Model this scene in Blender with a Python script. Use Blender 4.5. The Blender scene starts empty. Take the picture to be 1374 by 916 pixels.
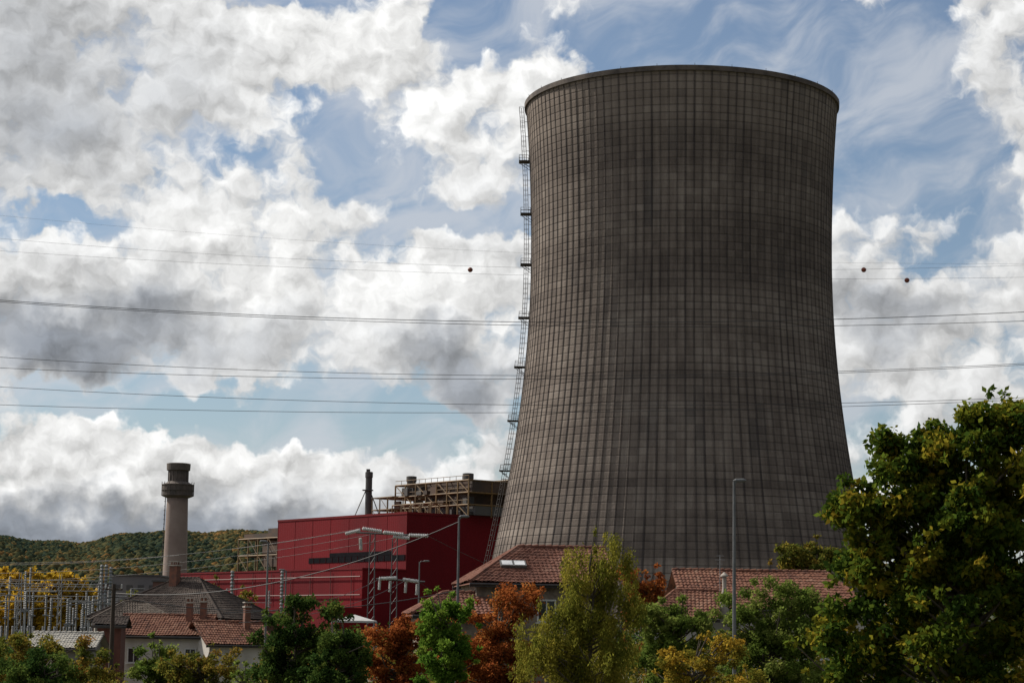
import bpy, math, random
import numpy as np
from mathutils import Vector, Matrix
R = math.radians
scene = bpy.context.scene
scene.view_settings.view_transform = 'Standard'
scene.view_settings.look = 'None'
random.seed(4)

# ------------------------------------------------------------ camera
FL = 2800.0; PITCH = R(8.0); ROLL = R(0.8); CAMZ = 6.0
fwd = Vector((0, math.cos(PITCH), math.sin(PITCH)))
rt0 = Vector((1, 0, 0)); up0 = Vector((0, -math.sin(PITCH), math.cos(PITCH)))
rt = rt0*math.cos(ROLL) + up0*math.sin(ROLL)
up = up0*math.cos(ROLL) - rt0*math.sin(ROLL)
campos = Vector((0, 0, CAMZ))
cd = bpy.data.cameras.new("camera"); cam = bpy.data.objects.new("camera", cd)
scene.collection.objects.link(cam)
cd.sensor_width = 36; cd.lens = FL/1374*36; cd.clip_start = 0.5; cd.clip_end = 20000
m = Matrix((rt, up, -fwd)).transposed().to_4x4(); m.translation = campos
cam.matrix_world = m
scene.camera = cam

def sv(u, v, Y):
    """surveyed world position of a photo bearing at ground distance Y"""
    d = fwd*FL + rt*(u-687) + up*(458-v)
    return campos + d*(Y/d.y)

# ------------------------------------------------------------ node helpers
class NT:
    def __init__(s, tree): s.t = tree; s.n = tree.nodes; s.l = tree.links
    def new(s, typ, **kw):
        n = s.n.new(typ)
        for k, v in kw.items(): setattr(n, k, v)
        return n
    def put(s, sock, val):
        if isinstance(val, bpy.types.NodeSocket): s.l.new(val, sock)
        else: sock.default_value = val
    def m(s, op, a, b=None, c=None, clamp=False):
        n = s.new('ShaderNodeMath', operation=op); n.use_clamp = clamp
        s.put(n.inputs[0], a)
        if b is not None: s.put(n.inputs[1], b)
        if c is not None: s.put(n.inputs[2], c)
        return n.outputs[0]
    def vm(s, op, a, b=None):
        n = s.new('ShaderNodeVectorMath', operation=op)
        s.put(n.inputs[0], a)
        if b is not None: s.put(n.inputs[1], b)
        return n.outputs['Value'] if op in ('LENGTH', 'DOT_PRODUCT') else n.outputs[0]
    def mr(s, v, a, b, c=0., d=1., smooth=True):
        n = s.new('ShaderNodeMapRange'); n.interpolation_type = 'SMOOTHSTEP' if smooth else 'LINEAR'
        s.put(n.inputs[0], v); n.inputs[1].default_value = a; n.inputs[2].default_value = b
        n.inputs[3].default_value = c; n.inputs[4].default_value = d
        return n.outputs[0]
    def mix(s, f, a, b):
        n = s.new('ShaderNodeMix', data_type='RGBA')
        s.put(n.inputs[0], f)
        for sock, v in ((n.inputs[6], a), (n.inputs[7], b)):
            if isinstance(v, tuple) and len(v) == 3: v = (*v, 1)
            s.put(sock, v)
        return n.outputs[2]
    def mul(s, col, val):
        n = s.new('ShaderNodeVectorMath', operation='SCALE'); s.put(n.inputs[0], col); s.put(n.inputs['Scale'], val)
        return n.outputs[0]
    def noise(s, vec, scale, detail=4., rough=.55, dist=0., dim='3D'):
        n = s.new('ShaderNodeTexNoise', noise_dimensions=dim)
        if vec is not None: s.put(n.inputs['Vector'], vec)
        n.inputs['Scale'].default_value = scale; n.inputs['Detail'].default_value = detail
        n.inputs['Roughness'].default_value = rough; n.inputs['Distortion'].default_value = dist
        return n.outputs[0]
    def comb(s, x, y, z=0.):
        n = s.new('ShaderNodeCombineXYZ'); s.put(n.inputs[0], x); s.put(n.inputs[1], y); s.put(n.inputs[2], z)
        return n.outputs[0]
    def sep(s, v):
        n = s.new('ShaderNodeSeparateXYZ'); s.put(n.inputs[0], v); return n.outputs

MATS = {}
def mat(name, c1, c2=None, scale=1.0, rough=.8, bump=0., stretch=(1, 1, 1), metal=0., detail=5, lo=.35, hi=.65, spec=None):
    if name in MATS: return MATS[name]
    M = bpy.data.materials.new(name); M.use_nodes = True; MATS[name] = M
    t = NT(M.node_tree); b = t.n['Principled BSDF']
    b.inputs['Roughness'].default_value = rough; b.inputs['Metallic'].default_value = metal
    if spec is not None: b.inputs['Specular IOR Level'].default_value = spec
    if c2 is None: c2 = tuple(x*.72 for x in c1)
    tc = t.new('ShaderNodeTexCoord')
    v = t.vm('MULTIPLY', tc.outputs['Object'], stretch)
    n = t.noise(v, scale, detail, .6)
    t.put(b.inputs['Base Color'], t.mix(t.mr(n, lo, hi), c1, c2))
    if bump:
        bn = t.new('ShaderNodeBump'); bn.inputs['Strength'].default_value = bump; bn.inputs['Distance'].default_value = .1
        t.put(bn.inputs['Height'], n); t.put(b.inputs['Normal'], bn.outputs[0])
    return M

def ramp_node(t, fac, cols):
    r = t.new('ShaderNodeValToRGB'); t.put(r.inputs[0], fac)
    e = r.color_ramp.elements
    while len(e) < len(cols): e.new(.5)
    for i, (p, c) in enumerate(cols): e[i].position = p; e[i].color = (*c, 1)
    return r.outputs[0]

def leafmat(name, cols, trans=.45):
    M = bpy.data.materials.new(name); M.use_nodes = True
    t = NT(M.node_tree); t.n.clear()
    at = t.new('ShaderNodeAttribute'); at.attribute_name = 'tone'
    k = len(cols)
    c = ramp_node(t, at.outputs['Fac'], [(i/(k-1), cc) for i, cc in enumerate(cols)])
    d = t.new('ShaderNodeBsdfDiffuse'); t.put(d.inputs[0], c)
    o = t.new('ShaderNodeOutputMaterial')
    if trans <= 0:
        t.l.new(d.outputs[0], o.inputs[0]); return M
    tr = t.new('ShaderNodeBsdfTranslucent'); t.put(tr.inputs[0], t.mul(c, 1.7))
    mx = t.new('ShaderNodeMixShader'); mx.inputs[0].default_value = trans
    t.l.new(d.outputs[0], mx.inputs[1]); t.l.new(tr.outputs[0], mx.inputs[2])
    t.l.new(mx.outputs[0], o.inputs[0])
    return M

# ------------------------------------------------------------ mesh helpers
def mkobj(name, verts, faces, mats, midx=None, parent=None, smooth=False, loc=None):
    me = bpy.data.meshes.new(name); me.from_pydata([tuple(v) for v in verts], [], [tuple(f) for f in faces])
    for mm in mats: me.materials.append(mm)
    if midx is not None: me.polygons.foreach_set('material_index', midx)
    if smooth: me.polygons.foreach_set('use_smooth', [True]*len(me.polygons))
    me.update()
    o = bpy.data.objects.new(name, me); scene.collection.objects.link(o)
    if loc is not None: o.location = loc
    if parent: o.parent = parent
    return o

def empty(name, loc=(0, 0, 0), yaw=0):
    e = bpy.data.objects.new(name, None); scene.collection.objects.link(e)
    e.location = loc; e.rotation_euler = (0, 0, yaw); return e

class MB:
    def __init__(s): s.v = []; s.f = []; s.m = []
    def add(s, vs, fs, mi=0):
        o = len(s.v); s.v += [tuple(x) for x in vs]; s.f += [tuple(o+i for i in f) for f in fs]; s.m += [mi]*len(fs)
    def box(s, c, size, yaw=0, mi=0):
        cx, cy, cz = c; hx, hy, hz = (a/2 for a in size); C, S = math.cos(yaw), math.sin(yaw)
        vs = []
        for z in (-hz, hz):
            for x, y in ((-hx, -hy), (hx, -hy), (hx, hy), (-hx, hy)):
                vs.append((cx+x*C-y*S, cy+x*S+y*C, cz+z))
        s.add(vs, [(3, 2, 1, 0), (4, 5, 6, 7), (0, 1, 5, 4), (1, 2, 6, 5), (2, 3, 7, 6), (3, 0, 4, 7)], mi)
    def tube(s, pts, rad, n=8, mi=0, caps=True):
        pts = [Vector(p) for p in pts]
        if not hasattr(rad, '__len__'): rad = [rad]*len(pts)
        vs = []; fs = []
        for i, p in enumerate(pts):
            d = (pts[min(i+1, len(pts)-1)]-pts[max(i-1, 0)])
            if d.length < 1e-9: d = Vector((0, 0, 1))
            d.normalize()
            a = Vector((0, 0, 1)) if abs(d.z) < .9 else Vector((1, 0, 0))
            x = d.cross(a).normalized(); y = d.cross(x)
            for k in range(n):
                t = 2*math.pi*k/n; vs.append(p+(x*math.cos(t)+y*math.sin(t))*rad[i])
        for i in range(len(pts)-1):
            for k in range(n):
                k2 = (k+1) % n; fs.append((i*n+k, i*n+k2, (i+1)*n+k2, (i+1)*n+k))
        if caps:
            fs.append(tuple(range(n-1, -1, -1))); fs.append(tuple((len(pts)-1)*n+k for k in range(n)))
        s.add(vs, fs, mi)
    def beam(s, a, b, r, mi=0): s.tube([a, b], r, 4, mi)
    def _lathe(s, c, prof, n=24, mi=0):
        vs = []; fs = []
        for r, z in prof:
            for k in range(n):
                t = 2*math.pi*k/n; vs.append((c[0]+r*math.cos(t), c[1]+r*math.sin(t), c[2]+z))
        for i in range(len(prof)-1):
            for k in range(n):
                k2 = (k+1) % n; fs.append((i*n+k, i*n+k2, (i+1)*n+k2, (i+1)*n+k))
        fs.append(tuple(range(n-1, -1, -1))); fs.append(tuple((len(prof)-1)*n+k for k in range(n)))
        s.add(vs, fs, mi)
    def obj(s, name, mats, parent=None, smooth=False):
        return mkobj(name, s.v, s.f, mats, s.m, parent, smooth)

# ------------------------------------------------------------ world
SUN_AZ = R(-62); SUN_EL = R(40)
sund = Vector((math.sin(SUN_AZ)*math.cos(SUN_EL), math.cos(SUN_AZ)*math.cos(SUN_EL), math.sin(SUN_EL)))
w = bpy.data.worlds.new("World"); scene.world = w; w.use_nodes = True
t = NT(w.node_tree); bg = t.n['Background']
STR = .1
bg.inputs[1].default_value = STR
sky = t.new('ShaderNodeTexSky', sky_type='NISHITA'); sky.sun_disc = False
sky.sun_elevation = SUN_EL; sky.sun_rotation = SUN_AZ % (2*math.pi)
sky.air_density = 1.0; sky.dust_density = .6; sky.ozone_density = 2.5
tc = t.new('ShaderNodeTexCoord'); D = tc.outputs['Generated']
x, y, z = t.sep(D)
az = t.m('MULTIPLY', t.m('ARCTAN2', x, y), 57.2958)
el = t.m('MULTIPLY', t.m('ARCSINE', z), 57.2958)
P = t.comb(az, el, 0.)
wn = t.new('ShaderNodeTexNoise', noise_dimensions='2D'); t.put(wn.inputs['Vector'], P); wn.inputs['Scale'].default_value = .35; wn.inputs['Detail'].default_value = 1
warp = t.vm('SUBTRACT', wn.outputs['Color'], (.5, .5, .5))
wn2 = t.new('ShaderNodeTexNoise', noise_dimensions='2D'); t.put(wn2.inputs['Vector'], P); wn2.inputs['Scale'].default_value = 1.5; wn2.inputs['Detail'].default_value = 3
warp2 = t.vm('SUBTRACT', wn2.outputs['Color'], (.5, .5, .5))
PB = t.vm('ADD', t.vm('ADD', P, t.mul(warp2, 1.3)), t.mul(warp, 2.2))
PV = t.vm('ADD', P, t.mul(warp2, .70))
def field(vec):
    v = t.vm('MULTIPLY', vec, (1., 1.25, 1.))
    n = t.noise(v, .34, 7., .55, 0., '2D')
    vo = t.new('ShaderNodeTexVoronoi', voronoi_dimensions='2D', feature='F1'); t.put(vo.inputs['Vector'], v)
    vo.inputs['Scale'].default_value = .75; vo.inputs['Detail'].default_value = 2.; vo.inputs['Roughness'].default_value = .5
    vo.normalize = True
    return t.m('ADD', t.m('MULTIPLY', n, .82), t.m('MULTIPLY', t.m('SUBTRACT', 1., vo.outputs['Distance']), .20))
n1 = field(PV)
n2 = field(t.vm('ADD', PV, (-.25, .33, 0)))
def blob(cx, cy, rx, ry, wt):
    c = ((cx-687)/48.9, 8+(458-cy)/48.9, 0.)
    v = t.vm('MULTIPLY', t.vm('SUBTRACT', PB, c), (48.9/rx, 48.9/ry, 0.))
    return t.m('MULTIPLY', t.mr(t.vm('LENGTH', v), 1.45, .15), wt)
def add(lst, base):
    s = base
    for q in lst: s = t.m('ADD', s, q)
    return s
nc = t.m('SUBTRACT', n1, .545)
cover = add([blob(470, 205, 140, 50, -.55), blob(640, 45, 60, 55, -.5), blob(350, 0, 110, 25, -.4), blob(610, 280, 120, 34, -.5),
             blob(1220, 190, 140, 150, -.65), blob(960, 40, 300, 75, -.65), blob(330, 568, 500, 40, -.6), blob(60, 325, 110, 24, -.3),
             blob(560, 110, 240, 100, .3), blob(100, 90, 330, 180, .3), blob(540, 400, 190, 90, .4), blob(100, 440, 290, 85, .45),
             blob(1220, 440, 200, 80, .3), blob(150, 700, 340, 105, .75), blob(560, 680, 170, 45, .4), blob(300, 300, 260, 60, .12)], .16)
dens = t.m('ADD', cover, t.m('MULTIPLY', nc, 2.4))
alpha = t.mr(dens, -.08, .27)
thick = add([blob(80, 465, 300, 75, .58), blob(620, 500, 130, 65, .48), blob(70, 130, 230, 140, .32), blob(1190, 430, 120, 50, .42),
             blob(180, 730, 400, 60, .75), blob(20, 240, 80, 80, .2), blob(560, 90, 230, 100, -.3), blob(520, 390, 170, 50, -.35),
             blob(330, 340, 110, 60, -.3), blob(150, 620, 330, 38, -.4)], .06)
thick = t.m('ADD', thick, t.m('MULTIPLY', nc, .5))
ccol = t.mix(t.mr(thick, -.12, .85), (.84, .84, .83), (.235, .26, .30))
relief = t.m('MULTIPLY', t.m('SUBTRACT', n1, n2), 2.5)
bright = t.m('ADD', .99, relief)
bright = t.m('MAXIMUM', t.m('MINIMUM', bright, 1.3), .60)
ccol = t.mul(ccol, bright)
sund_f = t.vm('DOT_PRODUCT', D, tuple(sund))
prox = t.mr(sund_f, -.3, .45, .20, 1.0)
ccol = t.mul(ccol, t.m('MULTIPLY', prox, 1/STR))
rotv = t.new('ShaderNodeVectorRotate', rotation_type='Z_AXIS'); t.put(rotv.inputs['Vector'], t.vm('ADD', P, t.mul(warp, 2.2))); rotv.inputs['Angle'].default_value = R(-24)
ci = t.noise(t.vm('MULTIPLY', rotv.outputs[0], (.22, .50, 1.)), 1., 5., .57, 0., '2D')
ca = t.mr(ci, .36, .72, .06, .74)
veil = t.mix(ca, t.mul(sky.outputs[0], .84), t.mul(t.comb(.60, .63, .68), t.m('MULTIPLY', prox, 1/STR)))
above = t.mr(el, -2., 0.)
full = t.mix(t.m('MULTIPLY', alpha, above), veil, ccol)
t.l.new(full, bg.inputs[0])

sl = bpy.data.lights.new("sun", 'SUN'); sl.energy = 5.0; sl.angle = R(.5); sl.color = (1, .92, .80)
so = bpy.data.objects.new("sun", sl); scene.collection.objects.link(so)
so.rotation_euler = sund.to_track_quat('Z', 'Y').to_euler()

# ------------------------------------------------------------ ground
G = mat("ground_grass_soil", (.055, .065, .025), (.10, .085, .05), .05, .95)
mkobj("ground", [(-6000, -500, 0), (6000, -500, 0), (6000, 9000, 0), (-6000, 9000, 0)], [(0, 1, 2, 3)], [G])
AS = mat("asphalt", (.05, .05, .052), (.065, .063, .06), .6, .9)
mkobj("road", [(-300, 62, .004), (300, 62, .004), (300, 68, .004), (-300, 68, .004)], [(0, 1, 2, 3)], [AS])
mb = MB()
for yy in (61.0, 69.0): mb.box((0, yy, .06), (600, 1.98, .13))
mb.obj("pavement", [mat("paving_concrete", (.22, .21, .2), (.28, .27, .25), 1, .9)])
mb = MB()
for i in range(-50, 50): mb.add([(i*6, 64.95, .008), (i*6+3, 64.95, .008), (i*6+3, 65.05, .008), (i*6, 65.05, .008)], [(0, 1, 2, 3)])
mb.obj("road_centre_line", [mat("road_paint", (.6, .6, .58), None, 3, .8)])

# hills
def ridge(a):  # a in degrees
    px = 687+48.9*a
    h = np.interp(px, [-900, 0, 120, 250, 380, 450, 620, 900, 1400, 2200], [70, 108, 103, 119, 121, 142, 124, 100, 90, 70])
    return h + 2*np.sin(a*1.7)+1.5*np.sin(a*4.1+1)
A = np.radians(np.linspace(-60, 60, 240)); RR = np.linspace(1300, 3600, 50)
def hz(a, r):
    s = np.clip((r-1300)/1300., 0, 1); s = s*s*(3-2*s)
    b = np.clip((3600-r)/1000., 0, 1)
    return s*np.where(r > 2600, b, 1)*ridge(np.degrees(a)) + 2*np.sin(r*.011+a*40)*s - .5
vs = [(r*math.sin(a), r*math.cos(a), float(hz(a, r))) for r in RR for a in A]
na = len(A)
fs = [(i*na+j, i*na+j+1, (i+1)*na+j+1, (i+1)*na+j) for i in range(len(RR)-1) for j in range(na-1)]
HM = mat("hill_woodland_floor", (.025, .034, .02), (.04, .045, .022), .03, 1.)
mkobj("hills", vs, fs, [HM], smooth=True)
def fastmesh(name, V, Fc, tone, material, parent=None):
    me = bpy.data.meshes.new(name); nf, c = Fc.shape
    me.vertices.add(len(V)); me.vertices.foreach_set('co', V.astype(np.float32).ravel())
    me.loops.add(nf*c); me.loops.foreach_set('vertex_index', Fc.astype(np.int32).ravel())
    me.polygons.add(nf); me.polygons.foreach_set('loop_start', np.arange(0, nf*c, c, dtype=np.int32))
    try: me.polygons.foreach_set('loop_total', np.full(nf, c, dtype=np.int32))
    except Exception: pass
    a = me.attributes.new('tone', 'FLOAT', 'FACE'); a.data.foreach_set('value', tone.astype(np.float32))
    me.materials.append(material); me.update(calc_edges=True)
    o = bpy.data.objects.new(name, me); scene.collection.objects.link(o)
    if parent: o.parent = parent
    return o
def instanced_mesh(name, base_v, base_f, pos, scl, tone, material, seed=0):
    rng = np.random.default_rng(seed)
    k = len(pos); nv = len(base_v); bv = np.array(base_v); bf = np.array(base_f)
    jit = 1+rng.uniform(-.35, .35, (k, nv, 1))
    V = bv[None]*jit*scl[:, None, :]+pos[:, None, :]
    Fc = bf[None]+(np.arange(k)*nv)[:, None, None]
    fastmesh(name, V.reshape(-1, 3), Fc.reshape(-1, bf.shape[1]), np.repeat(tone, len(bf)), material)
ph = (1+5**.5)/2
icv = np.array([(-1, ph, 0), (1, ph, 0), (-1, -ph, 0), (1, -ph, 0), (0, -1, ph), (0, 1, ph), (0, -1, -ph), (0, 1, -ph), (ph, 0, -1), (ph, 0, 1), (-ph, 0, -1), (-ph, 0, 1)])/1.9
icf = [(0, 11, 5), (0, 5, 1), (0, 1, 7), (0, 7, 10), (0, 10, 11), (1, 5, 9), (5, 11, 4), (11, 10, 2), (10, 7, 6), (7, 1, 8), (3, 9, 4), (3, 4, 2), (3, 2, 6), (3, 6, 8), (3, 8, 9), (4, 9, 5), (2, 4, 11), (6, 2, 10), (8, 6, 7), (9, 8, 1)]
rng = np.random.default_rng(7)
K = 30000
aa = np.radians(np.concatenate([rng.uniform(-18, -3, K*3//4), rng.uniform(-3, 17, K-K*3//4)])); r_ = 1650+1000*np.sqrt(rng.uniform(0, 1, K))
pos = np.stack([r_*np.sin(aa), r_*np.cos(aa), hz(aa, r_)+.8], 1)
sc = rng.uniform(2.2, 4.8, K)[:, None]*np.array([[1, 1, 1.25]])
tone = np.clip(.40+.25*np.sin(aa*70+r_*.006)*np.sin(aa*33-r_*.004)+rng.normal(0, .24, K), 0, 1)
WM = leafmat("woodland_foliage", [(.018, .028, .022), (.03, .042, .026), (.05, .055, .028), (.10, .075, .03), (.15, .085, .032)], 0)
instanced_mesh("distant_woodland", icv, icf, pos, sc, tone, WM)

# ------------------------------------------------------------ cooling tower
TX = sv(913, 430, 390).x; TY = 390.
def tr(zz):
    b = 78. if zz < 76 else 98.
    return 28.3*math.sqrt(1+((zz-76)/b)**2)
NP = 120; ZB = 8.5; ZT = 106.4; LH = 1.36
CM = bpy.data.materials.new("weathered_concrete_shell"); CM.use_nodes = True
t = NT(CM.node_tree); b = t.n['Principled BSDF']; b.inputs['Roughness'].default_value = .92; b.inputs['Specular IOR Level'].default_value = .2
tc = t.new('ShaderNodeTexCoord'); x, y, z = t.sep(tc.outputs['Object'])
th = t.m('ARCTAN2', y, x)
u = t.m('MULTIPLY', t.m('ADD', th, math.pi), NP/(2*math.pi)); v = t.m('DIVIDE', t.m('SUBTRACT', z, ZB), LH)
fu = t.m('FRACT', u); fv = t.m('FRACT', v)
du = t.m('ABSOLUTE', t.m('SUBTRACT', fu, .5)); dv = t.m('ABSOLUTE', t.m('SUBTRACT', fv, .5))
lineu = t.mr(du, .30, .46); linev = t.mr(dv, .37, .48)
cell = t.comb(t.m('FLOOR', u), t.m('FLOOR', v), 0.)
wnn = t.new('ShaderNodeTexWhiteNoise', noise_dimensions='3D'); t.put(wnn.inputs[0], cell)
wc = t.new('ShaderNodeTexWhiteNoise', noise_dimensions='1D'); t.put(wc.inputs['W'], t.m('FLOOR', t.m('ADD', u, .5)))
wr = t.new('ShaderNodeTexWhiteNoise', noise_dimensions='1D'); t.put(wr.inputs['W'], t.m('ADD', t.m('FLOOR', v), .5))
cyl = t.comb(t.m('MULTIPLY', th, 30.), 0., t.m('MULTIPLY', z, .07))
streak = t.noise(cyl, .9, 6, .65)
cyl2 = t.comb(t.m('MULTIPLY', th, 30.), 0., z)
patch = t.noise(cyl2, .07, 4, .6)
fine = t.noise(cyl2, 1.6, 4, .7)
band = t.noise(t.comb(t.m('MULTIPLY', th, 2.), 0., z), .13, 2, .55)
tone_ = t.m('ADD', t.m('MULTIPLY', wnn.outputs[0], .24), t.m('MULTIPLY', t.mr(streak, .3, .7), .38))
tone_ = t.m('ADD', tone_, t.m('MULTIPLY', wr.outputs[0], .16))
tone_ = t.m('ADD', tone_, t.m('MULTIPLY', t.mr(band, .38, .62), .28))
tone_ = t.m('ADD', tone_, t.m('MULTIPLY', t.mr(patch, .35, .65), .2))
tone_ = t.m('ADD', tone_, t.m('MULTIPLY', t.m('SUBTRACT', fine, .5), .45))
col = ramp_node(t, tone_, [(0., (.060, .048, .043)), (.35, (.108, .088, .078)), (.7, (.166, .137, .120)), (1., (.235, .20, .176))])
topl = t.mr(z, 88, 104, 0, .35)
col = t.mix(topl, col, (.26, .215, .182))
runv = t.noise(t.comb(t.m('FLOOR', t.m('ADD', u, .5)), 0., t.m('MULTIPLY', z, .035)), 1.3, 3, .6)
dk = t.m('MULTIPLY', lineu, t.m('ADD', t.m('ADD', .28, t.m('MULTIPLY', wc.outputs[0], .22)), t.mr(runv, .4, .65, 0, .32)), clamp=True)
col = t.mix(dk, col, (.018, .016, .019))
col = t.mix(t.m('MULTIPLY', linev, t.m('ADD', .15, t.m('MULTIPLY', wr.outputs[0], .38))), col, (.028, .024, .026))
dp = t.noise(t.comb(t.m('MULTIPLY', t.m('FLOOR', u), .35), t.m('MULTIPLY', t.m('FLOOR', v), .06), 0.), 1., 3, .6)
col = t.mix(t.mr(dp, .58, .70, 0, .45), col, (.036, .035, .039))
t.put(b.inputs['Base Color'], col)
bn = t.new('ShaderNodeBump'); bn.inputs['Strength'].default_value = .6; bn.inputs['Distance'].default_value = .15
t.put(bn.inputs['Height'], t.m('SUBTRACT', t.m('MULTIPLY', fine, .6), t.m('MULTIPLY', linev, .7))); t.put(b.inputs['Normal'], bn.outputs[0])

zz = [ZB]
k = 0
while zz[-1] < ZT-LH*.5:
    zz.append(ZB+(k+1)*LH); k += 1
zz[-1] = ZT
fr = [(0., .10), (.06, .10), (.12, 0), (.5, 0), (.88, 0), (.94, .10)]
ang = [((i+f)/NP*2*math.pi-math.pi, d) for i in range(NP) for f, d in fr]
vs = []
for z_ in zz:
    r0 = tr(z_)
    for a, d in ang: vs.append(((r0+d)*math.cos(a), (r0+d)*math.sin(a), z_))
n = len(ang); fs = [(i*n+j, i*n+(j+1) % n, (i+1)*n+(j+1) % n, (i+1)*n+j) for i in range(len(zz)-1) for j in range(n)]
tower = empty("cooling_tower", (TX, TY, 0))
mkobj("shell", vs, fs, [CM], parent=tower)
rimM = mat("rim_concrete", (.055, .045, .042), (.12, .098, .085), .4, .9)
n = 224
mb = MB(); prof = [(tr(ZT)-.4, ZT-.7), (tr(ZT)+.36, ZT-.7), (tr(ZT)+.40, ZT+.2), (tr(ZT)+.25, ZT+.2), (tr(ZT)+.2, ZT-.3), (tr(ZT)-.6, ZT-.3)]
for z_ in [ZT-10*i for i in range(11)]:
    if z_ > ZB: prof.append((tr(z_)-.8, z_))
vs = [(r*math.cos(2*math.pi*k/n), r*math.sin(2*math.pi*k/n), z_) for r, z_ in prof for k in range(n)]
fs = [(i*n+k, i*n+(k+1) % n, (i+1)*n+(k+1) % n, (i+1)*n+k) for i in range(len(prof)-1) for k in range(n)]
mb.add(vs, fs)
mb.obj("rim_and_lining", [rimM], tower)
steelD = mat("dark_steel", (.04, .04, .045), (.07, .06, .055), 2, .6, metal=.3)
mb = MB()
for k in range(0, 112, 4):
    a = 2*math.pi*k/112; rr = tr(ZT)+.35
    mb.beam((rr*math.cos(a), rr*math.sin(a), ZT+.2), (rr*math.cos(a), rr*math.sin(a), ZT+.55), .04)
mb.obj("rim_brackets", [steelD], tower)
mb = MB()
for k in range(56):
    a0 = 2*math.pi*k/56
    for s_ in (-1, 1):
        a1 = a0+s_*math.pi/56
        mb.tube([(tr(0)*1.02*math.cos(a1), tr(0)*1.02*math.sin(a1), 0), (tr(ZB)*math.cos(a0), tr(ZB)*math.sin(a0), ZB+.3)], .4, 8)
mb._lathe((0, 0, 0), [(tr(0)*1.02+1.5, 0), (tr(0)*1.02+1.5, 1.2), (tr(0)*1.02+.6, 1.2), (tr(0)*1.02+.6, .3)], 96, 0)
mb.obj("inlet_columns_and_basin", [rimM], tower)
mb = MB(); la = math.pi+.01
def lp(z_, off, side): # local
    r0 = tr(z_)+off
    return Vector((r0*math.cos(la)-side*math.sin(la), r0*math.sin(la)+side*math.cos(la), z_))
zs = np.arange(12, ZT+.1, 2.0)
for off, sd in ((.6, -.5), (.6, .5), (1.4, -.35), (1.4, .35), (1.0, -.62)):
    mb.tube([lp(q, off, sd) for q in zs], .045, 4)
for q in np.arange(12, ZT, .95):
    mb.tube([lp(q, .6, -.5), lp(q, 1.05, -.62), lp(q, 1.4, -.35), lp(q, 1.4, .35), lp(q, 1.05, .62), lp(q, .6, .5)], .03, 4)
for q in np.arange(12, ZT, 2.85): mb.beam(lp(q, 0, 0), lp(q, .6, 0), .05)
for q in np.arange(12, ZT, .5): mb.beam(lp(q, .6, -.5), lp(q, .6, .5), .02)
for py in (218, 288, 356, 427, 493, 565, 632):
    zc = sv(705, py, 390).z
    p = lp(zc, 1.1, 0)
    mb.box(p, (2.0, 2.6, .14)); 
    for q in (-1.2, 1.2):
        mb.beam(lp(zc, .2, q), lp(zc+1.1, .2, q), .04); mb.beam(lp(zc, 2.0, q), lp(zc+1.1, 2.0, q), .04)
        mb.beam(lp(zc+1.1, .2, q), lp(zc+1.1, 2.0, q), .04); mb.beam(lp(zc-1.3, .1, q), lp(zc, 1.9, q), .05)
        mb.beam(lp(zc+.55, .2, q), lp(zc+.55, 2.0, q), .03)
    mb.beam(lp(zc+1.1, 2.0, -1.2), lp(zc+1.1, 2.0, 1.2), .04)
mb.obj("access_ladder", [steelD], tower)

# ------------------------------------------------------------ power station
ps = empty("power_station_building")
redM = mat("red_cladding", (.155, .0055, .010), (.115, .005, .009), .05, .6, stretch=(1, 1, .3), spec=.12)
t = NT(redM.node_tree)
b = t.n['Principled BSDF']
tcx = t.new('ShaderNodeTexCoord')
wv = t.new('ShaderNodeTexWave'); wv.bands_direction = 'X'; wv.inputs['Scale'].default_value = .6; t.l.new(tcx.outputs['Object'], wv.inputs[0])
bp = t.new('ShaderNodeBump'); bp.inputs['Strength'].default_value = .25; bp.inputs['Distance'].default_value = .05
t.l.new(wv.outputs['Fac'], bp.inputs['Height']); t.l.new(bp.outputs[0], b.inputs['Normal'])
greyD = mat("dark_grey_cladding", (.045, .045, .05), (.07, .065, .06), .1, .6)
ochre = mat("ochre_steelwork", (.17, .095, .028), (.09, .055, .022), .3, .7)
brownS = mat("rusty_brown_sheet", (.08, .045, .028), (.045, .032, .026), .2, .8)
U = Vector((-.614, .789, 0)); W_ = Vector((.789, .614, 0)); C0 = Vector((-23.5, 480, 0)); yawU = math.atan2(U.y, U.x)
def obx(mb, a, L, Wd, z0, z1, mi=0):  # box from corner a along U, W_
    c = a+U*(L/2)+W_*(Wd/2); mb.box((c.x, c.y, (z0+z1)/2), (L, Wd, z1-z0), yawU, mi)
HH = 33.2
mb = MB()
obx(mb, C0, 56, 44, 0, HH)
obx(mb, C0-W_*12-U*0, 86, 11.99, 0, 20.2)
obx(mb, C0-W_*22-U*6, 48, 9.9, 0, 11.5)
mb.obj("red_hall", [redM], ps)
mb = MB()
obx(mb, C0-W_*.15-U*.15, 56.3, 44.3, HH, HH+.5)
obx(mb, C0-W_*12.15-U*.15, 86.3, 12.1, 20.2, 20.55)
for i in range(8): obx(mb, C0-W_*.06+U*(i*8), .12, .06, 20.6, HH)
mb.obj("parapets", [mat("parapet_red", (.15, .010, .014), None, .1, .6, spec=.12)], ps)
mb = MB()
obx(mb, C0-W_*.12+U*.3, 41, .11, 22.6, 23.9)
obx(mb, C0-W_*.14+U*6, 26, .13, 23.95, 24.9)
for i in range(8): obx(mb, C0-W_*12.2+U*(10+i*9), 3, .14, 9, 10.6)
for i in range(4): obx(mb, C0-W_*12.25+U*(14+i*19), 5, .2, 0.1, 5)
mb.obj("window_strips", [mat("dark_glazing", (.006, .006, .008), (.010, .010, .014), 1, .9, spec=.05)], ps)
mb = MB()
for i in range(15): obx(mb, C0-W_*.2+U*(.5+i*2.75), .10, .08, 22.6, 23.9)
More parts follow.
